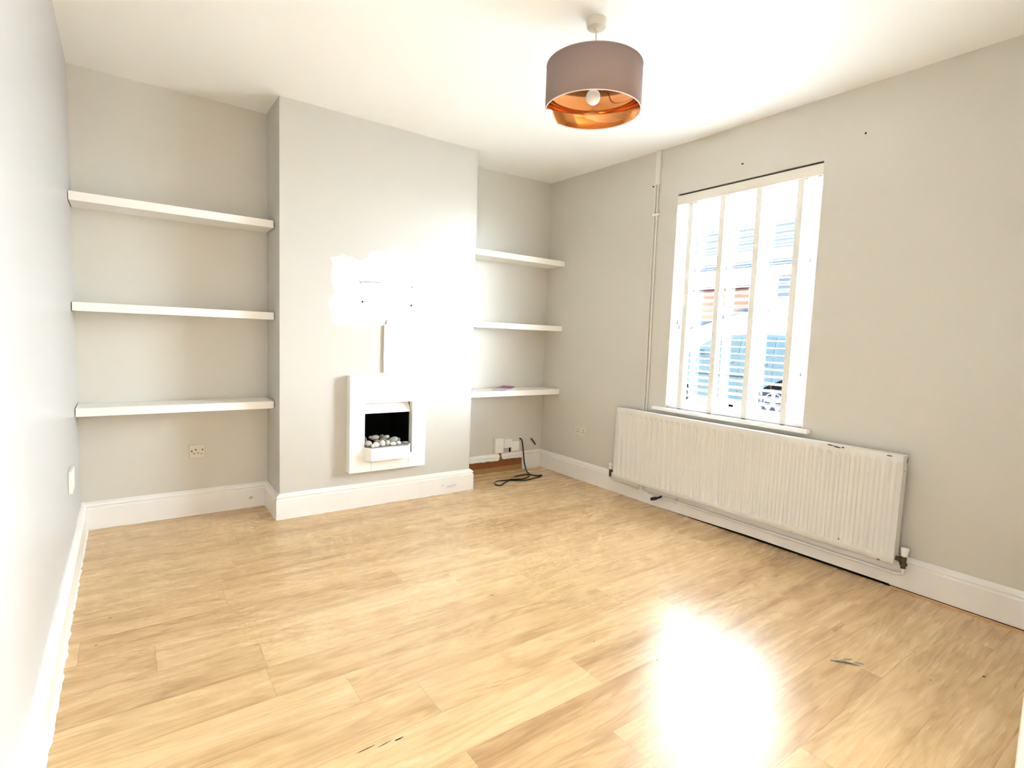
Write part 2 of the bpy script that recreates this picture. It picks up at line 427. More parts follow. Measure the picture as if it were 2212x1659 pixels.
finish('exposed_batten', bm, M_batten, parent=bb_ar, bevel=0.002)['label'] = 'bare light timber strip on the floor'
bm = bmesh.new()      # black filler painting the gap's shade, and bare timber strip, below the window-side skirting
box(bm, W - 0.024, W, YR, -3.02, 0.0, 0.0098); box(bm, W - 0.0245, W, -3.02, -1.75, 0.0, 0.0138)
finish('gap_shade_filler', bm, M_black, parent=bb_right)
bm = bmesh.new(); box(bm, W - 0.046, W - 0.034, YR, -3.03, 0.0, 0.008)
finish('timber_strip', bm, mat('orange_timber', (0.62, 0.36, 0.17), 0.6), parent=bb_right)
# ragged dried paint on the floor in front of the left-hand boards
def ragged(p0, p1, nx, ny, w0, amp, parent, n=160):
    bm = bmesh.new(); A = []; B = []
    for k in range(n + 1):
        t = k / n; x = p0[0] + (p1[0] - p0[0]) * t; y = p0[1] + (p1[1] - p0[1]) * t
        w = w0 + amp * (noise.noise(Vector((x * 22, y * 22, 1))) + 0.7 * noise.noise(Vector((x * 70, y * 70, 5))))
        w = max(w, 0.001)
        A.append(bm.verts.new((x, y, 0.0007))); B.append(bm.verts.new((x + nx * w, y + ny * w, 0.0007)))
    for k in range(n): bm.faces.new((A[k], A[k + 1], B[k + 1], B[k]))
    finish('paint_edge', bm, M_caulk, parent=parent)
ragged((ST, YR), (ST, -ST), 1, 0, 0.007, 0.006, bb_left)
ragged((ST, -ST), (X1 - ST, -ST), 0, -1, 0.004, 0.003, bb_al)
ragged((X1 - ST, YC - ST), (X2 + ST, YC - ST), 0, -1, 0.004, 0.004, bb_ch)
marks('dirt_mark', [((2.33, YC - ST, .055), .05, .012, .05), ((2.25, YC - ST, .07), .012, .008, 0)], mat('greyed_paint', (0.62, 0.61, 0.58), 0.5), bb_ch, 'y', -0.0008)
marks('dirt_mark', [((0.93, -ST, .07), .012, .012, 0)], mat('greyed_paint_2', (0.55, 0.53, 0.49), 0.6), bb_al, 'y', -0.0008)

# ------------------------------------------------------------------ window_1 with its sill, then the added fill window of the room behind
def build_window():
    root = bpy.data.objects.new('window_1', None); C.objects.link(root); root['kind'] = 'structure'
    root.location = (W + 0.13, (WY0 + WY1) / 2, WZ0)
    fx0, fx1 = W + 0.075, W + 0.125
    bm = bmesh.new()
    y0, y1, z0, z1 = WY0, WY1, WZ0 + 0.0, WZ1
    t = 0.05
    box(bm, fx0, fx1, y0, y0 + t, z0, z1); box(bm, fx0, fx1, y1 - t, y1, z0, z1); box(bm, fx0, fx1, y0 + t, y1 - t, z0, z0 + t); box(bm, fx0, fx1, y0 + t, y1 - t, z1 - t, z1)
    box(bm, fx0, fx1, y0 + t, y1 - t, 1.845, 1.868)
    finish('window_frame', bm, M_upvc, parent=root, bevel=0.004)
    bm = bmesh.new()
    for (a, b) in ((z0 + t, 1.845), (1.868, z1 - t)):
        s = 0.018; c, d = y0 + t, y1 - t
        box(bm, fx0 - .006, fx1 - .02, c, c + s, a, b); box(bm, fx0 - .006, fx1 - .02, d - s, d, a, b); box(bm, fx0 - .006, fx1 - .02, c + s, d - s, a, a + s); box(bm, fx0 - .006, fx1 - .02, c + s, d - s, b - s, b)
    finish('sash', bm, M_upvc, parent=root, bevel=0.004)
    bm = bmesh.new(); box(bm, fx0 - .010, fx0 - .006, -2.02, -1.92, 0.83, 0.85); box(bm, fx0 - .010, fx0 - .006, -1.99, -1.95, 0.82, 0.86)
    finish('window_handle', bm, M_upvc, parent=root, bevel=0.003)
    g = bpy.data.materials.new('window_glass'); g.use_nodes = True; N = g.node_tree.nodes; L = g.node_tree.links
    N.remove(N['Principled BSDF']); tr = N.new('ShaderNodeBsdfTransparent'); tr.inputs[0].default_value = (.96, .98, .97, 1)
    gl = N.new('ShaderNodeBsdfGlossy'); gl.inputs['Roughness'].default_value = 0.02; mx = N.new('ShaderNodeMixShader'); mx.inputs[0].default_value = 0.04
    L.new(tr.outputs[0], mx.inputs[1]); L.new(gl.outputs[0], mx.inputs[2]); L.new(mx.outputs[0], N['Material Output'].inputs[0])
    for (a, b) in ((z0 + t, 1.845), (1.868, z1 - t)):
        bm = bmesh.new(); box(bm, W + .100, W + .104, y0 + t, y1 - t, a, b); finish('glass_pane', bm, g, parent=root)
    bm = bmesh.new()      # sill board with its horns either side of the opening
    prism(bm, [(W - 0.045, -2.540), (W, -2.540), (W, WY0), (W + 0.08, WY0), (W + 0.08, WY1), (W, WY1), (W, -1.375), (W - 0.045, -1.375)], 2, 0.744, 0.768)
    finish('sill_board', bm, M_gloss, parent=root, bevel=0.005, seg=3)
    bm = bmesh.new()      # plastered reveal
    box(bm, W + 0.001, W + .075, WY1 - 0.006, WY1, WZ0, WZ1); box(bm, W + 0.001, W + .075, WY0, WY0 + .006, WZ0, WZ1)
    finish('reveal', bm, M_gloss, parent=root)
    return local(root), g
win, M_glass = build_window()
bm = bmesh.new()
for (a, b, c, d) in ((-5.35, -5.3, 0.6, 2.3), (-4.2, -4.15, 0.6, 2.3), (-5.3, -4.2, 0.6, 0.65), (-5.3, -4.2, 2.25, 2.3)): box(bm, W + .06, W + .12, a, b, c, d)
w2 = finish('window_fill', bm, M_upvc, kind='structure', bevel=0.004)  # unseen window, added behind the camera to let in soft fill daylight

# ------------------------------------------------------------------ venetian blind
def build_blind():
    t = thing('venetian_blind', 'white slatted venetian blind with grey ladder tapes in the window recess', 'blind', (W + 0.035, (WY0 + WY1) / 2, WZ1))
    ya, yb = WY0 + 0.008, WY1 - 0.012
    bx0, bx1 = W + 0.010, W + 0.060
    bm = bmesh.new(); pitch = 0.0463; z = 2.262; tilt = math.radians(4)
    xc = (bx0 + bx1) / 2
    while z > WZ0 + 0.052:
        prev = None
        for k in range(7):      # gently crowned slat section
            s = -1 + 2 * k / 6; dx = s * 0.025; zz = z + 0.0022 * (1 - s * s) + math.sin(tilt) * dx
            ring = [bm.verts.new((xc + dx, y, zz + h)) for y in (ya, yb) for h in (0, 0.0026)]
            if prev:
                for q in ((0, 1), (1, 3), (3, 2), (2, 0)): bm.faces.new((prev[q[0]], prev[q[1]], ring[q[1]], ring[q[0]]))
            else: bm.faces.new((ring[0], ring[1], ring[3], ring[2]))
            prev = ring
        bm.faces.new((prev[0], prev[2], prev[3], prev[1]))
        z -= pitch
    finish('slats', bm, M_slat, parent=t)
    bm = bmesh.new(); box(bm, bx0 + .004, bx1 - .004, ya, yb, WZ1 - 0.055, WZ1 - 0.0005); finish('headrail', bm, mat('headrail_gap_shade', (.05, .045, .04), .5), parent=t, bevel=.001)  # headrail coloured dark to paint the shadow line above the valance
    bm = bmesh.new(); box(bm, bx0 - .012, bx0 - .004, WY0 + 0.002, WY1 - 0.004, WZ1 - 0.077, WZ1 - 0.013)
    box(bm, bx0 - .004, bx1, WY1 - 0.012, WY1 - 0.006, WZ1 - 0.077, WZ1 - 0.013)
    finish('valance', bm, mat('valance_wood_white', (0.74, 0.70, 0.62), 0.5), parent=t, bevel=.002)
    bm = bmesh.new(); box(bm, bx0, bx1, ya, yb, WZ0 + 0.008, WZ0 + 0.028); finish('bottom_rail', bm, M_slat, parent=t, bevel=.004)
    for y in (-1.585, -1.84, -2.10, -2.362):
        bm = bmesh.new()
        box(bm, bx0 - .0022, bx0 - .0010, y - .019, y + .019, WZ0 + .010, WZ1 - .05); box(bm, bx1 + .0010, bx1 + .0022, y - .019, y + .019, WZ0 + .010, WZ1 - .05)
        finish('ladder_tape', bm, M_tape, parent=t)
        bm = bmesh.new(); prism(bm, [(y - .018, WZ0 + .001), (y + .018, WZ0 + .001), (y + .006, WZ0 + .010), (y - .006, WZ0 + .010)], 0, bx0 - .006, bx0 + .004)
        finish('tape_clip', bm, M_cord, parent=t)
    for y, z1 in ((-1.535, 1.43), (-1.552, 1.395)):
        bm = bmesh.new(); tube(bm, [(bx0 - .010, y, WZ1 - .05), (bx0 - .012, y, 1.9), (bx0 - .010, y, z1)], .0012, 6)
        cd = finish('pull_cord', bm, M_slat, parent=t)
        bm = bmesh.new(); lathe(bm, [(.0015, .0), (.004, -.004), (.0075, -.026), (.006, -.032), (0, -.034)], (bx0 - .010, y, z1), 16)
        finish('tassel', bm, M_cord, parent=cd, smooth=True)
    return local(t)
build_blind()

# ------------------------------------------------------------------ shelves
def shelf(x0, x1, y0, ztop, label, grp, gap):
    bm = bmesh.new(); box(bm, x0, x1, y0, -0.0015, ztop - 0.048, ztop)
    t = finish('floating_shelf', bm, M_shelf, bevel=0.0015)
    return tag(t, label, 'shelf', grp)
for z, l in ((1.957, 'top white floating shelf in the left alcove'), (1.362, 'middle white floating shelf in the left alcove'), (0.771, 'bottom white floating shelf in the left alcove, above the socket')):
    shelf(0.004, X1 - 0.007, -0.240, z, l, 'floating shelves in the left alcove', 0)
for z, l in ((1.973, 'top white floating shelf in the right alcove'), (1.377, 'middle white floating shelf in the right alcove'), (0.787, 'bottom white floating shelf in the right alcove, with leaflets on it')):
    shelf(X2 + 0.002, W - 0.006, -0.250, z, l, 'floating shelves in the right alcove', 0)

# leaflets fanned on the lowest right-hand shelf
leaf_cols = [(0.75, 0.74, 0.76), (0.55, 0.50, 0.62), (0.80, 0.79, 0.80), (0.34, 0.30, 0.42), (0.36, 0.02, 0.09)]
leaf_lab = ['white leaflet at the bottom of the stack on the shelf', 'lilac-grey leaflet second from the bottom of the stack on the shelf', 'white leaflet in the middle of the stack on the shelf', 'dark violet-grey leaflet just under the red one on the shelf', 'dark crimson leaflet on top of the stack on the shelf']
for k in range(5):
    cx_, cy_ = 2.955 + 0.022 * k, -0.185 + 0.018 * k; a = math.radians(18 + 7 * k); w, h = (0.098, 0.068) if k < 4 else (0.085, 0.052)
    bm = bmesh.new(); z0 = 0.7872 + 0.0046 * k
    pts = [(cx_ + p * math.cos(a) - q * math.sin(a), cy_ + p * math.sin(a) + q * math.cos(a)) for p, q in ((-w, -h), (w, -h), (w, h), (-w, h))]
    prism(bm, pts, 2, z0, z0 + 0.0042)
    tag(finish('leaflet', bm, mat('leaflet_%d' % k, leaf_cols[k], 0.4, var=0.25, vscale=60), bevel=0.0006), leaf_lab[k], 'leaflet', 'leaflets on the bottom right alcove shelf')

# ------------------------------------------------------------------ fireplace
def build_fire():
    t = thing('wall_fire', 'white wall-mounted electric fire with a black opening and pebble tray', 'fireplace', ((1.487 + 2.067) / 2, YC, 0.265))
    yf = YC - 0.070; X0, XE, Z0, Z1 = 1.487, 2.067, 0.265, 0.950
    ox0, ox1, oz0, oz1 = 1.594, 1.957, 0.375, 0.757
    bm = bmesh.new()
    box(bm, X0, ox0, yf, YC - .001, Z0, Z1); box(bm, ox1, XE, yf, YC - .001, Z0, Z1)
    box(bm, ox0, ox1, yf, YC - .001, oz1, Z1); box(bm, ox0, ox1, yf, YC - .001, Z0, oz0)
    bmesh.ops.remove_doubles(bm, verts=bm.verts, dist=1e-5)
    inner = [e for e in bm.edges if False]
    finish('surround', bm, M_fire, parent=t)
    bm = bmesh.new()      # sloping hood under the lintel
    prism(bm, [(yf + .066, oz1), (yf + .072, oz1), (yf + .034, .678), (yf + .026, .678), (yf + .029, .69), (yf + .044, .718), (yf + .058, .74)], 0, ox0 + .0005, ox1 - .006)
    finish('hood', bm, M_fire, parent=t)
    bm = bmesh.new()      # firebox lining, open to the front
    a, b, c, d, e = ox0 + .0, ox1 - .0, yf + .055, -.03, 0.375
    box(bm, a - .006, a, c, d, e, oz1); box(bm, b, b + .006, c, d, e, oz1)
    box(bm, a, b, d - .006, d, e, oz1); box(bm, a, b, c, d, e - .006, e); box(bm, a, b, c, d, oz1, oz1 + .006)
    finish('firebox', bm, M_black, parent=t)
    bm = bmesh.new(); box(bm, ox0 + .001, ox0 + .004, yf + .015, yf + .055, .425, .678)
    finish('side_liner', bm, M_black, parent=t)
    bm = bmesh.new()      # tray front with canted ends
    zt, zb = .442, .352
    prism(bm, [(ox0 - .006, yf + .0), (ox0 + .024, -.505), (1.905, -.505), (1.945, yf + .0)], 2, zb, zt)
    finish('tray_front', bm, M_fire, parent=t, bevel=.002)
    bm = bmesh.new(); prism(bm, [(ox0 + .002, -.36), (ox0 + .002, yf + .002), (ox0 + .030, -.498), (1.900, -.498), (1.938, yf + .002), (ox1 - .002, -.36)], 2, zt - .012, zt + .0015)
    finish('tray_bed', bm, mat('grey_ash_bed', (0.38, 0.36, 0.34), 0.9, bump=1, bscale=250, var=.4, vscale=120), parent=t)
    mj = mat('grey_joint', (.42, .40, .36), .8)
    for xj, zj in ((1.643, .002), (1.930, .03)):
        bm = bmesh.new(); box(bm, xj, xj + .0025, yf - .0006, yf + .001, Z0 + zj, .352); finish('panel_joint', bm, mj, parent=t)
    return local(t)
build_fire()
peb = [  # x, y, z, rx, rz, colour, tilt, label
 (1.684, -.40, .500, .034, .019, (.36, .31, .27), -.1, 'wide grey-brown pebble on top at the back left of the heap'),
 (1.650, -.40, .505, .013, .010, (.30, .26, .24), 0, 'tiny brown pebble at the far back left of the heap'),
 (1.742, -.385, .503, .017, .014, (.20, .18, .17), 0, 'small dark grey pebble topmost at the back of the heap'),
 (1.772, -.395, .495, .024, .016, (.46, .45, .45), -.25, 'pale grey pebble behind the large green-grey one, left of it'),
 (1.620, -.44, .476, .026, .023, (.55, .52, .50), .3, 'round pale grey pebble at the left end of the heap'),
 (1.610, -.395, .476, .014, .034, (.30, .29, .28), 0, 'narrow grey pebble against the left side of the fire opening'),
 (1.688, -.427, .474, .023, .017, (.40, .33, .27), 0, 'brown pebble in the middle left of the heap'),
 (1.734, -.420, .480, .025, .019, (.32, .25, .19), 0, 'darker brown pebble in the centre of the heap'),
 (1.668, -.468, .460, .025, .019, (.86, .83, .80), .1, 'white pebble at the front of the heap, left of the tall one'),
 (1.716, -.463, .466, .020, .023, (.86, .84, .80), 0, 'tall white pebble at the front centre of the heap'),
 (1.757, -.450, .467, .019, .022, (.66, .60, .50), .3, 'cream pebble right of the tall white front pebble'),
 (1.806, -.437, .478, .040, .024, (.40, .41, .36), -.35, 'large green-grey pebble lying on the right of the heap'),
 (1.852, -.425, .476, .017, .015, (.22, .23, .14), 0, 'small dark green pebble at the right end of the heap, behind'),
 (1.845, -.450, .459, .017, .014, (.84, .83, .80), 0, 'small white pebble at the right end of the heap, in front'),
 (1.797, -.462, .455, .026, .013, (.86, .85, .83), .05, 'flat white pebble under the large green-grey one'),
 (1.640, -.474, .455, .014, .013, (.84, .82, .78), 0, 'smallest white pebble at the front left of the heap'),
 (1.905, -.430, .450, .022, .008, (.42, .36, .34), 0, 'flat grey-pink pebble alone at the right of the tray'),
]
for i, (x, y, z, rx, rz, col, tl, lab) in enumerate(peb):
    bm = bmesh.new(); bmesh.ops.create_icosphere(bm, subdivisions=3, radius=1)
    for v in bm.verts:
        n = 1 + .10 * noise.noise(v.co * 1.3 + Vector((i * 7.1, 0, 0)))
        v.co = Vector((v.co.x * rx * n, v.co.y * max(rz, rx * .62) * n * (.8 if y < -.45 else 1), v.co.z * rz * n))
    bmesh.ops.rotate(bm, verts=bm.verts, cent=(0, 0, 0), matrix=Matrix.Rotation(tl, 3, 'Y'))
    zmin = min(v.co.z for v in bm.verts); zz = z if i in (0, 1, 2, 3, 6, 7, 11, 12) else .4437 - zmin
    o = finish('pebble', bm, mat('pebble_stone_%d' % i, tuple(c * (.72 if c < .8 else .85) for c in col), 0.6, var=.18, vscale=60), smooth=True)
    o.location = (x, y, zz); tag(o, lab, 'pebble', 'pebbles in the fire tray')

# conduit above the fire
bm = bmesh.new(); box(bm, 1.748, 1.786, YC - .020, YC - .0005, .968, 1.315)
t = thing('cable_trunking', 'short white vertical cable trunking on the chimney breast above the fire', 'trunking', (1.767, YC, .968))
finish('trunking_cover', bm, M_plastic, parent=t, bevel=.003)
bm = bmesh.new(); tube(bm, [(1.772, YC - .008, 1.31), (1.776, YC - .008, 1.335), (1.782, YC - .006, 1.352)], .006, 8, 4)
finish('cable_stub', bm, M_plastic, parent=t)
local(t)

# ------------------------------------------------------------------ radiator
def build_radiator():
    t = thing('radiator', 'long cream panel radiator with vertical flutes under the window', 'radiator', (W - 0.05, -2.06, 0.147))
    y0, y1, z0, z1 = -3.053, -1.066, 0.148, 0.723; xf = W - 0.100; xb = W - 0.040
    n = 40; pt = (y1 - y0 - 0.03) / n; S = 12
    ysamp = [y0] + [y0 + 0.015 + pt * (k / S) for k in range(n * S + 1)] + [y1]
    zs = [z0, z0 + .003, z0 + .028, z0 + .032, z0 + .040, z0 + .052, z1 - .062, z1 - .050, z1 - .042, z1 - .038, z1 - .003, z1]
    def depth(y, z):
        d = 0.0
        if z0 + .001 < z < z1 - .001: d = 0.0
        else: d = 0.003
        if y0 + .0149 < y < y1 - .0149 and z0 + .03 < z < z1 - .036:
            ph = ((y - y0 - .015) / pt) % 1.0
            g = 0.5 - 0.5 * math.cos(2 * PI * ph); g = 1 - g            # groove at the sides of each flute
            g = max(0, min(1, (g - .25) * 1.7))
            e = min(1, (z - z0 - .03) / .022, (z1 - .036 - z) / .022); e = max(0, e)
            d = max(d, 0.0135 * g * e)
        return d
    bm = bmesh.new(); G = [[bm.verts.new((xf + depth(y, z), y, z)) for z in zs] for y in ysamp]
    for i in range(len(ysamp) - 1):
        for k in range(len(zs) - 1): bm.faces.new((G[i][k], G[i + 1][k], G[i + 1][k + 1], G[i][k + 1]))
    bk = xf + .016
    B = [[bm.verts.new((bk, y, z)) for z in (z0, z1)] for y in (y0, y1)]
    bm.faces.new((B[0][0], B[0][1], B[1][1], B[1][0]))
    bm.faces.new([G[i][0] for i in range(len(ysamp))] + [B[1][0], B[0][0]]); bm.faces.new([G[i][-1] for i in range(len(ysamp))][::-1] + [B[0][1], B[1][1]])
    bm.faces.new([G[0][k] for k in range(len(zs))] + [B[0][1], B[0][0]]); bm.faces.new([G[-1][k] for k in range(len(zs))][::-1] + [B[1][0], B[1][1]])
    p = finish('front_panel', bm, M_rad, parent=t)
    for q in p.data.polygons: q.use_smooth = len(q.vertices) == 4
    for ye in ((y0 - .0, y0 + .004), (y1 - .004, y1)):
        bm = bmesh.new(); box(bm, bk, xb, ye[0], ye[1], z0 + .012, z1 - .004); finish('side_panel', bm, M_rad, parent=t, bevel=.0015)
    bm = bmesh.new(); box(bm, bk, xb, y0 + .004, y1 - .004, z1 - .006, z1 - .003)
    finish('top_panel', bm, mat('radiator_top_enamel', (.82, .80, .75), .35), parent=t)
    bm = bmesh.new()
    for k in range(80):
        y = y0 + .03 + (y1 - y0 - .06) * k / 79; box(bm, bk, xb - .002, y, y + .0012, z0 + .05, z1 - .03)
    box(bm, xb - .002, xb, y0 + .01, y1 - .01, z0 + .03, z1 - .02)
    finish('convector_fins', bm, M_rad, parent=t)
    for y in (-2.75, -1.35):
        bm = bmesh.new(); box(bm, xb, W - .0005, y - .015, y + .015, z0 + .06, z1 - .08); finish('wall_bracket', bm, M_rad, parent=t)
    # valves
    bm = bmesh.new(); tube(bm, [(W - .072, -1.066, .185), (W - .072, -1.018, .185)], .011, 12); lathe(bm, [(.0105, .135), (.0105, .205), (.007, .212)], (W - .072, -1.012, 0), 16)
    v = finish('valve', bm, M_brass, parent=t, smooth=True)
    bm = bmesh.new(); lathe(bm, [(.010, .0), (.014, .004), (.014, .018), (.009, .024), (.009, .028), (.015, .032), (.015, .050), (.012, .054)], (W - .072, -1.012, .196), 16)
    finish('valve_cap', bm, M_plastic, parent=v, smooth=True)
    bm = bmesh.new(); tube(bm, [(W - .072, -3.050, .178), (W - .072, -3.085, .178)], .012, 12); tube(bm, [(W - .072, -3.088, .135), (W - .072, -3.088, .20)], .012, 12)
    tube(bm, [(W - .072, -3.088, .150), (W - .072, -3.088, .162)], .017, 6); tube(bm, [(W - .072, -3.066, .178), (W - .072, -3.074, .178)], .018, 6)
    v = finish('valve', bm, M_brass, parent=t)
    bm = bmesh.new(); lathe(bm, [(.013, .0), (.0145, .006), (.0185, .042), (.017, .046)], (W - .072, -3.090, .198), 20)
    finish('valve_cap', bm, M_plastic, parent=v, smooth=True)
    ch = mat('bare_dark_steel', (.09, .065, .045), .7)
    marks('paint_chip', [((xf, -2.70, .7135), .018, .0035, .0), ((xf, -2.735, .709), .02, .004, .1), ((xf, -2.765, .712), .008, .004, 0), ((xf, -2.99, .711), .013, .0028, 0)], ch, t, 'x', -0.0008)
    marks('paint_chip', [((W - .05, y0, .690), .005, .012, 0), ((W - .045, y0, .703), .004, .006, 0), ((W - .075, y0, .640), .012, .0015, 0)], ch, t, 'y', -0.0012)
    marks('paint_chip', [((xf, -2.785, .196), .0045, .004, 0), ((xf, -2.985, .151), .008, .003, 0), ((xf, -2.52, .152), .004, .002, 0)], ch, t, 'x', -0.0008)
    return local(t)
build_radiator()

# pipework: two drops from the ceiling, clipped to the wall, then along the skirting
t = thing('heating_pipes', 'pair of thin painted heating pipes running from the ceiling down behind the radiator', 'pipe', (W - .01, -1.29, H))
M_pipe = mat('painted_pipe', (0.68, 0.65, 0.59), 0.38)
bm = bmesh.new(); tube(bm, [(W - .010, -1.289, 2.712), (W - .011, -1.293, 1.9), (W - .010, -1.300, .9), (W - .022, -1.303, .60), (W - .022, -1.318, .20), (W - .040, -1.335, .125), (W - .042, -1.345, .098), (W - .042, -1.40, .094)], .0062, 10, 6)
finish('pipe', bm, M_pipe, parent=t, smooth=True)
bm = bmesh.new(); tube(bm, [(W - .009, -1.266, 2.45), (W - .009, -1.267, 1.9), (W - .009, -1.274, .9), (W - .018, -1.277, .60), (W - .018, -1.29, .20), (W - .042, -1.298, .125), (W - .042, -1.290, .096), (W - .042, -1.25, .094), (W - .046, -1.12, .100), (W - .060, -1.05, .106), (W - .072, -1.014, .125), (W - .072, -1.012, .133)], .0055, 10, 6)
finish('pipe', bm, M_pipe, parent=t, smooth=True)
bm = bmesh.new(); tube(bm, [(W - .044, -1.40, .094), (W - .046, -2.2, .090), (W - .046, -2.95, .088), (W - .050, -3.045, .090), (W - .062, -3.082, .104), (W - .072, -3.088, .122), (W - .072, -3.088, .133)], .0085, 10, 6)
finish('pipe', bm, mat('white_painted_pipe', (.78, .75, .69), .35), parent=t, smooth=True)
bm = bmesh.new(); box(bm, W - .018, W - .0005, -1.302, -1.262, 2.45, 2.70)
finish('pipe_cover', bm, M_pipe, parent=t, bevel=.003)
bm = bmesh.new(); box(bm, W - .022, W - .0005, -1.312, -1.258, 2.218, 2.236); finish('pipe_clip', bm, M_plastic, parent=t, bevel=.003)
bm = bmesh.new(); box(bm, W - .052, W - .028, -1.66, -1.645, .080, .112); finish('pipe_clip', bm, M_pipe, parent=t, bevel=.003)
bm = bmesh.new(); tube(bm, [(W - .05, -1.53, .098), (W - .06, -1.51, .085), (W - .07, -1.49, .074)], .008, 8, 3); tube(bm, [(W - .07, -1.495, .076), (W - .082, -1.455, .062)], .012, 8)
finish('drain_cock', bm, M_cable, parent=t)
local(t)

# ------------------------------------------------------------------ sockets
def socket(label, origin, ux, w, h, holes, grp, m=M_plastic, th=.009):
    """plate centred on origin; ux = direction of its width, normal points into the room"""
    ux = Vector(ux); up = Vector((0, 0, 1)); n = ux.cross(up)
    t = thing('wall_socket', label, 'socket', origin, grp)
    def bx(name, cx, cz, hw, hh, d0, d1, mt, bev=.0):
        bm = bmesh.new(); vs = box(bm, -hw, hw, d0, d1, -hh, hh)
        for v in bm.verts: v.co = Vector(origin) + ux * (cx + v.co.x) + up * (cz + v.co.z) + n * v.co.y
        return finish(name, bm, mt, parent=t, bevel=bev)
    bx('plate', 0, 0, w / 2, h / 2, 0.0003, th, m, .003)
    for (cx, cz, hw, hh, kind) in holes:
        bx('switch' if kind == 's' else 'pin_hole', cx, cz, hw, hh, th - .001, th + (.003 if kind == 's' else .0006), m if kind == 's' else M_hole, .001 if kind == 's' else 0)
    return local(t)
double = []
for s in (-.036, .036):
    double += [(s, .006, .0035, .0045, 'h'), (s - .011, -.014, .0045, .003, 'h'), (s + .011, -.014, .0045, .003, 'h'), (s * .42, .026, .007, .010, 's')]
socket('cream double socket on the window wall beside the radiator', (W, -.569, .441), (0, -1, 0), .150, .084, double, None, M_old)
socket('small square cream socket with dark pin holes, below the left alcove shelves', (.610, 0, .426), (1, 0, 0), .090, .086,
       [(-.031, .002, .004, .0045, 'h'), (-.008, .011, .004, .0045, 'h'), (.031, .010, .004, .004, 'h'), (-.018, -.014, .004, .003, 'h'), (.005, -.012, .005, .002, 'h'), (.025, -.018, .004, .002, 'h')], None, M_old)
socket('white socket plate on the left wall near the alcove corner', (0, -.70, .475), (0, 1, 0), .150, .105, [(-.03, .02, .007, .010, 's'), (.03, .02, .007, .010, 's')], None, M_plastic, .016)

# phone and aerial boxes in the right alcove
t = thing('telephone_point', 'cluster of three white telephone point boxes in the right alcove', 'telephone point', (3.12, 0, .175))
bm = bmesh.new(); box(bm, 2.992, 3.085, -.034, -.0005, .178, .316); finish('tall_box', bm, M_plastic, parent=t, bevel=.004)
bm = bmesh.new(); box(bm, 3.090, 3.180, -.034, -.0005, .222, .306); box(bm, 3.093, 3.177, -.036, -.034, .238, .2395); finish('middle_box', bm, M_plastic, parent=t, bevel=.004)
bm = bmesh.new(); box(bm, 3.178, 3.268, -.030, -.0005, .182, .270); finish('right_box', bm, M_plastic, parent=t, bevel=.004)
bm = bmesh.new(); box(bm, 3.088, 3.16, -.014, -.0005, .176, .221); finish('back_box', bm, mat('grey_plastic', (.45, .44, .42), .5), parent=t, bevel=.002)
bm = bmesh.new(); box(bm, 3.162, 3.178, -.014, -.001, .176, .222); finish('port', bm, M_hole, parent=t)
local(t)

# black cable hanging from the wall and looped on the floor
zc = .0052
path = [(3.290, -.002, .292), (3.297, -.020, .288), (3.310, -.026, .245), (3.322, -.030, .15), (3.330, -.036, .07), (3.330, -.055, .025), (3.305, -.105, .0085), (3.266, -.179, zc), (3.238, -.27, zc), (3.27, -.316, zc), (3.318, -.322, zc), (3.272, -.354, zc), (3.2, -.370, zc), (3.134, -.386, zc), (3.055, -.387, zc), (2.996, -.364, zc), (2.946, -.335, zc), (2.863, -.377, zc), (2.794, -.422, zc), (2.766, -.393, zc), (2.789, -.335, zc), (2.847, -.300, zc), (2.92, -.318, .007), (2.965, -.335, .013), (3.02, -.335, .008), (3.088, -.344, zc), (3.168, -.316, zc), (3.212, -.275, zc), (3.195, -.252, .009), (3.137, -.240, zc), (3.052, -.253, zc)]
cable = thing('aerial_cable', 'black cable looped on the floor in the right alcove', 'cable', (3.05, -.33, 0))
bm = bmesh.new(); tube(bm, path, .0062, 8, 6); finish('cable', bm, M_cable, parent=cable, smooth=True)
bm = bmesh.new(); tube(bm, [(3.056, -.2525, .006), (3.030, -.256, .006)], .0058, 10); tube(bm, [(3.032, -.256, .006), (3.012, -.259, .006)], .0025, 8)
finish('connector', bm, mat('worn_connector', (.45, .42, .38), .4, metal=.6), parent=cable)
local(cable)
bm = bmesh.new(); tube(bm, [(3.430, .004, .281), (3.434, -.010, .276), (3.448, -.018, .255), (3.462, -.020, .236), (3.472, -.018, .221)], .0062, 8, 4)
tag(finish('cut_cable', bm, M_cable, smooth=True), 'short cut-off end of black cable poking out of the right alcove wall', 'cable')

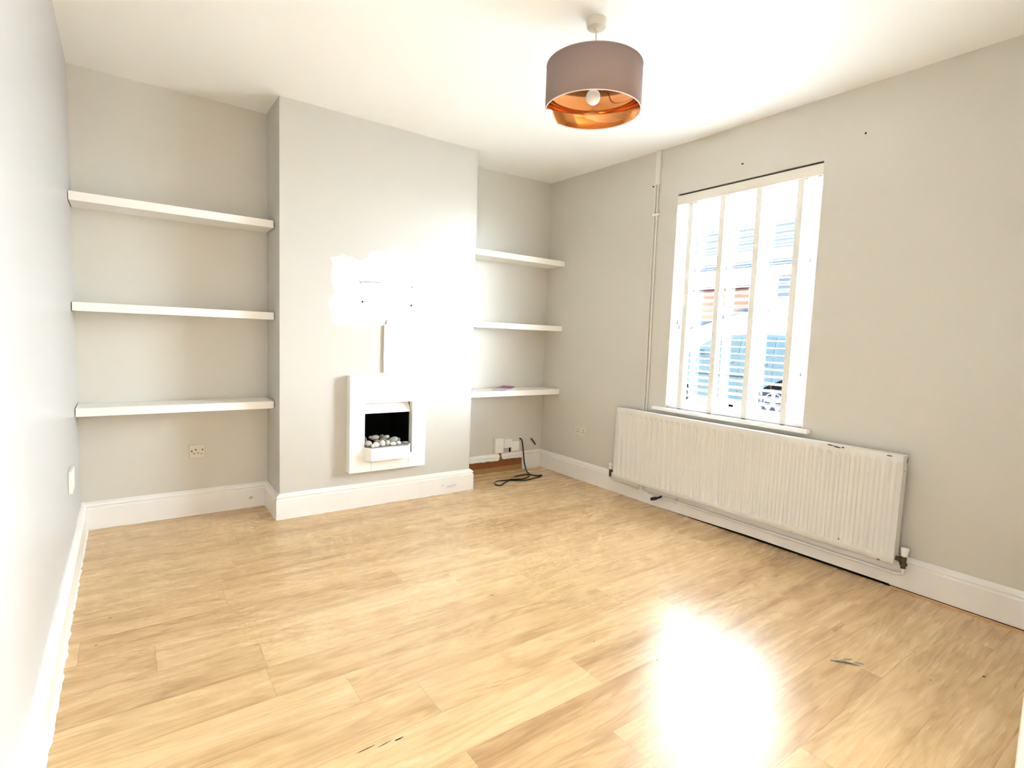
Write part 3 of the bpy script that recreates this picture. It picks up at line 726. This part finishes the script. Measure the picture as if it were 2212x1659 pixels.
# ------------------------------------------------------------------ pendant lamp
def build_lamp():
    lx, ly = 2.000, -2.175
    t = thing('pendant_lamp', 'drum pendant lamp with mauve fabric outside and copper lining hanging from the ceiling', 'lamp', (lx, ly, H))
    c = (lx, ly, 0); R = .2175; zb, zt = 2.302, 2.494
    bm = bmesh.new(); lathe(bm, [(0.046, H), (.046, H - .004), (.0435, H - .030), (.041, H - .036), (.012, H - .040), (.008, H - .050), (0, H - .050)], c, 40)
    finish('ceiling_rose', bm, M_old, parent=t, smooth=False, bevel=.001)
    bm = bmesh.new(); tube(bm, [(lx, ly, H - .045), (lx + .001, ly, 2.55), (lx, ly, 2.452)], .0035, 10, 4)
    finish('flex', bm, M_old, parent=t, smooth=True)
    bm = bmesh.new(); lathe(bm, [(R, zb), (R, zt), (R - .0012, zt), (R - .0012, zb)], c, 96, closed=True)
    sh = finish('shade', bm, M_shade, parent=t)
    bm = bmesh.new(); lathe(bm, [(R - .0013, zb + .001), (R - .0013, zt - .001), (R - .0022, zt - .001), (R - .0022, zb + .001)], c, 96, closed=True)
    ln = finish('shade_lining', bm, M_copper, parent=t)
    ln['label'] = 'shiny copper lining'
    for o in (sh, ln):
        for p in o.data.polygons: p.use_smooth = abs(p.normal.z) < .5
    for z in (zb, zt):
        bm = bmesh.new()
        pts = [(R - .001 + .0022 * math.cos(a), z + .0026 * math.sin(a)) for a in [2 * PI * k / 8 for k in range(8)]]
        lathe(bm, pts, c, 96, closed=True); finish('shade_rim', bm, M_rim if z == zb else M_shade, parent=t, smooth=True)
    bm = bmesh.new(); zr = 2.425
    tube(bm, [(lx + .022 * math.cos(a), ly + .022 * math.sin(a), zr) for a in [2 * PI * k / 24 for k in range(25)]], .0026, 6)
    for k in range(3):
        a = 2 * PI * k / 3 + .5
        tube(bm, [(lx + rr * math.cos(a), ly + rr * math.sin(a), z) for rr, z in ((.022, zr), (.10, zr + .012), (.20, zt - .012), (R - .004, zt - .004))], .0022, 6, 4)
    finish('shade_carrier', bm, M_wire, parent=t, smooth=True)
    bm = bmesh.new(); lathe(bm, [(.005, 2.472), (.012, 2.468), (.016, 2.450), (.019, 2.446), (.019, 2.436), (.0175, 2.434), (.0175, 2.402), (.014, 2.400)], c, 32)
    finish('lamp_holder', bm, M_plastic, parent=t, smooth=False)
    bm = bmesh.new(); pr = [(.012, 2.402)] + [(.033 * math.sin(a), 2.362 + (.033 if a > PI / 2 else .036) * math.cos(a)) for a in [.45 + (PI - .45) * k / 16 for k in range(17)]]
    pr[-1] = (0, pr[-1][1]); lathe(bm, pr, c, 36); finish('bulb', bm, M_bulb, parent=t, smooth=True)['label'] = 'unlit opal white bulb'
    return local(t)
build_lamp()

# ------------------------------------------------------------------ the street outside
M_road = mat('asphalt', (0.40, 0.40, 0.40), 0.9, bump=.5, bscale=60, var=.15, vscale=8)
M_pave = mat('paving', (0.60, 0.59, 0.57), 0.9, var=.12, vscale=3)
bm = bmesh.new(); box(bm, -40, 60, -50, 60, -0.45, -0.36); g_ = finish('ground', bm, M_road, kind='structure')
bm = bmesh.new(); box(bm, W + .3, 8.6, -30, 40, -.36, -.25); finish('ground_pavement_near', bm, M_pave, kind='structure')
bm = bmesh.new(); box(bm, 14.6, 17.0, -30, 40, -.36, -.25); finish('ground_pavement_far', bm, M_pave, kind='structure')

def build_car():
    t = thing('parked_car', 'tall dark blue car parked across the street, seen through the blind', 'car', (13.2, 3.6, -.36))
    paint = mat('dark_blue_car_paint', (0.0075, 0.0115, 0.0135), 0.6, spec=0.02)
    glass = mat('dark_car_glass', (0.0050, 0.0088, 0.0100), 0.3, spec=0.02)
    tyre = mat('tyre', (0.0035, 0.004, 0.0055), 0.9, spec=0.0); alloy = mat('alloy', (.05, .05, .055), .5)
    Xn, Xf = 12.35, 14.05; yr, yfz = 1.35, 5.85; g = -.36
    wy = (2.35, 5.02); wr = .34; wz = g + wr
    def arc(cy_, r_, n=12): return [(cy_ + r_ * math.cos(PI * k / n), wz + r_ * math.sin(PI * k / n)) for k in range(n + 1)]
    low = [(yr, .0), (yr - .02, .35), (yr, .98), (3.0, 1.02), (4.85, 1.0), (5.6, .86), (yfz, .62), (yfz + .04, .30), (yfz, -.08)]
    bot = [(5.02 + .41, -.12)] + arc(5.02, .41) + [(5.02 - .41, -.12), (2.35 + .41, -.12)] + arc(2.35, .41) + [(2.35 - .41, -.12), (yr + .05, -.12)]
    bm = bmesh.new(); prism(bm, low + bot, 0, Xn, Xf); bmesh.ops.triangulate(bm, faces=[q for q in bm.faces if len(q.verts) > 4])
    finish('body', bm, paint, parent=t, bevel=.03)
    bm = bmesh.new()
    base = [(yr + .02, .97), (4.95, .97)]; top = [(yr + .18, 1.50), (3.9, 1.52), (4.25, 1.45)]
    ol = [(yr, .97), (yr + .05, 1.3), (yr + .22, 1.52), (2.8, 1.57), (3.7, 1.53), (4.15, 1.42), (4.95, .97)]
    A = [bm.verts.new((Xn + .03 + .16 * max(0, (z - .97) / .6), y, z)) for y, z in ol]; B = [bm.verts.new((Xf - .03 - .16 * max(0, (z - .97) / .6), y, z)) for y, z in ol]
    bm.faces.new(A); bm.faces.new(B[::-1])
    for i in range(len(ol)): bm.faces.new((A[i], A[(i + 1) % len(ol)], B[(i + 1) % len(ol)], B[i]))
    finish('cabin', bm, paint, parent=t, bevel=.02)
    def side(pts, name):
        bm = bmesh.new()
        P = [(Xn + .03 + .16 * max(0, (z - .97) / .6) - .012, y, z) for y, z in pts]
        a = [bm.verts.new(p) for p in P]; b = [bm.verts.new((p[0] + .011, p[1], p[2])) for p in P]
        bm.faces.new(a); bm.faces.new(b[::-1])
        for i in range(len(a)): bm.faces.new((a[i], a[(i + 1) % len(a)], b[(i + 1) % len(a)], b[i]))
        finish(name, bm, glass, parent=t)
    side([(1.62, 1.05), (2.38, 1.05), (2.38, 1.46), (1.72, 1.43)], 'side_window')
    side([(2.46, 1.05), (3.22, 1.05), (3.22, 1.48), (2.46, 1.48)], 'side_window')
    side([(3.32, 1.05), (4.28, 1.05), (3.78, 1.42), (3.32, 1.47)], 'side_window')
    side([(4.36, 1.05), (4.62, 1.05), (4.40, 1.18)], 'side_window')
    for y in wy:
        bm = bmesh.new(); lathe(bm, [(.20, -.02), (.30, -.03), (.335, .0), (.335, .18), (.30, .21), (.2, .2)], (Xn + .02, y, wz), 40, axis=0)
        w = finish('wheel', bm, tyre, parent=t, smooth=False)
        bm = bmesh.new(); lathe(bm, [(.19, .0), (.21, -.03), (.225, -.025), (.225, .03), (.19, .03)], (Xn + .02, y, wz), 40, axis=0, closed=True)
        for k in range(5):
            a = 2 * PI * k / 5 + .3
            for s in (-.035, .035):
                tube(bm, [(Xn + .0, y + .03 * math.cos(a), wz + .03 * math.sin(a)), (Xn + .0, y + .21 * math.cos(a + s * 4), wz + .21 * math.sin(a + s * 4))], .022, 6)
        lathe(bm, [(.0, -.04), (.05, -.04), (.06, -.01)], (Xn + .02, y, wz), 20, axis=0)
        finish('rim', bm, alloy, parent=w)
    bm = bmesh.new(); box(bm, Xn - .006, Xn + .01, 2.95, 4.45, .50, .53); finish('door_moulding', bm, tyre, parent=t)
    for y in (2.42, 3.27, 4.45):
        bm = bmesh.new(); box(bm, Xn - .004, Xn + .004, y, y + .010, .0, .98); finish('door_seam', bm, M_black, parent=t)
    for y in (2.55, 3.42):
        bm = bmesh.new(); box(bm, Xn - .03, Xn + .0, y, y + .17, .84, .865); finish('door_handle', bm, paint, parent=t, bevel=.006)
    bm = bmesh.new(); box(bm, Xn - .17, Xn + .02, 4.28, 4.40, 1.02, 1.16); finish('wing_mirror', bm, paint, parent=t, bevel=.02)
    bm = bmesh.new(); box(bm, Xn - .006, Xn + .25, yr - .03, yr + .03, .62, .95); finish('tail_light', bm, mat('tail_light_red', (.18, .02, .02), .2), parent=t, bevel=.01)
    return local(t)
build_car()

def build_house():
    brick = bpy.data.materials.new('red_brick'); brick.use_nodes = True; N = brick.node_tree.nodes; L = brick.node_tree.links
    bt = N.new('ShaderNodeTexBrick'); bt.inputs['Color1'].default_value = (.06, .015, .010, 1); bt.inputs['Color2'].default_value = (.07, .019, .012, 1); bt.inputs['Mortar'].default_value = (.05, .02, .015, 1)
    bt.inputs['Scale'].default_value = 4.5; tc = N.new('ShaderNodeTexCoord'); mp = N.new('ShaderNodeMapping'); mp.inputs['Rotation'].default_value = (PI / 2, 0, PI / 2)
    L.new(tc.outputs['Object'], mp.inputs[0]); L.new(mp.outputs[0], bt.inputs[0]); L.new(bt.outputs[0], N['Principled BSDF'].inputs['Base Color'])
    N['Principled BSDF'].inputs['Roughness'].default_value = .9; N['Principled BSDF'].inputs['Specular IOR Level'].default_value = .0
    render = mat('white_render', (.62, .62, .60), .9, bump=.3, bscale=20)
    slate = mat('slate_roof', (.008, .010, .013), .9, spec=0.0, bump=.5, bscale=15)
    dk = mat('house_glass', (.010, .012, .015), .4, spec=.02)
    X = 17.0
    t = thing('terraced_house', 'pale terraced house with a red brick ground floor across the street', 'house', (X + 4, 9, -.36))
    bm = bmesh.new(); box(bm, X, X + 8, 3.2, 16.5, -.36, 3.9); finish('wall', bm, render, parent=t)
    for (a, b, c, d) in ((5.9, 7.75, 1.9, 3.15), (3.6, 5.1, -.3, 1.3)):
        bm = bmesh.new(); box(bm, X - .10, X, a, b, c, d); finish('brick_panel', bm, brick, parent=t)
    bm = bmesh.new(); box(bm, X - .5, X - .10, 5.7, 8.2, 3.15, 3.27); finish('canopy', bm, slate, parent=t)
    for (a, b, c, d) in ((4.0, 5.2, .6, 1.8), (8.6, 9.8, .6, 1.9), (9.0, 10.0, 2.6, 3.5), (4.0, 5.0, 2.7, 3.6)):
        bm = bmesh.new(); box(bm, X - .03, X + .05, a, b, c, d); fr_ = finish('window', bm, M_upvc, parent=t)
        bm = bmesh.new(); box(bm, X - .04, X - .03, a + .08, (a + b) / 2 - .03, c + .08, d - .08); box(bm, X - .04, X - .03, (a + b) / 2 + .03, b - .08, c + .08, d - .08); finish('pane', bm, dk, parent=fr_)
    bm = bmesh.new(); prism(bm, [(X - .4, 3.85), (X + 4, 6.2), (X + 8.4, 3.85)], 1, 3.1, 16.6)
    finish('roof', bm, slate, parent=t)
    bm = bmesh.new(); tube(bm, [(X - .45, 3.1, 3.85), (X - .45, 16.6, 3.85)], .06, 8); tube(bm, [(X - .06, 8.45, 3.85), (X - .06, 8.45, -.3)], .045, 8)
    finish('gutter', bm, tyre_ := mat('gutter_black', (.006, .008, .012), .9, spec=0.0), parent=t)
    local(t)
    # sloping lean-to beside it
    t = thing('lean_to', 'low white lean-to with a dark sloping roof edge beside the far house', 'outbuilding', (15.9, 6.2, -.36))
    bm = bmesh.new(); prism(bm, [(5.15, -.25), (5.15, 2.30), (7.35, 1.68), (7.35, -.25)], 0, 15.6, 16.85); finish('wall', bm, render, parent=t)
    bm = bmesh.new(); prism(bm, [(5.05, 2.33), (5.05, 2.42), (7.45, 1.75), (7.45, 1.66)], 0, 15.45, 16.85); finish('roof', bm, slate, parent=t)
    local(t)
build_house()
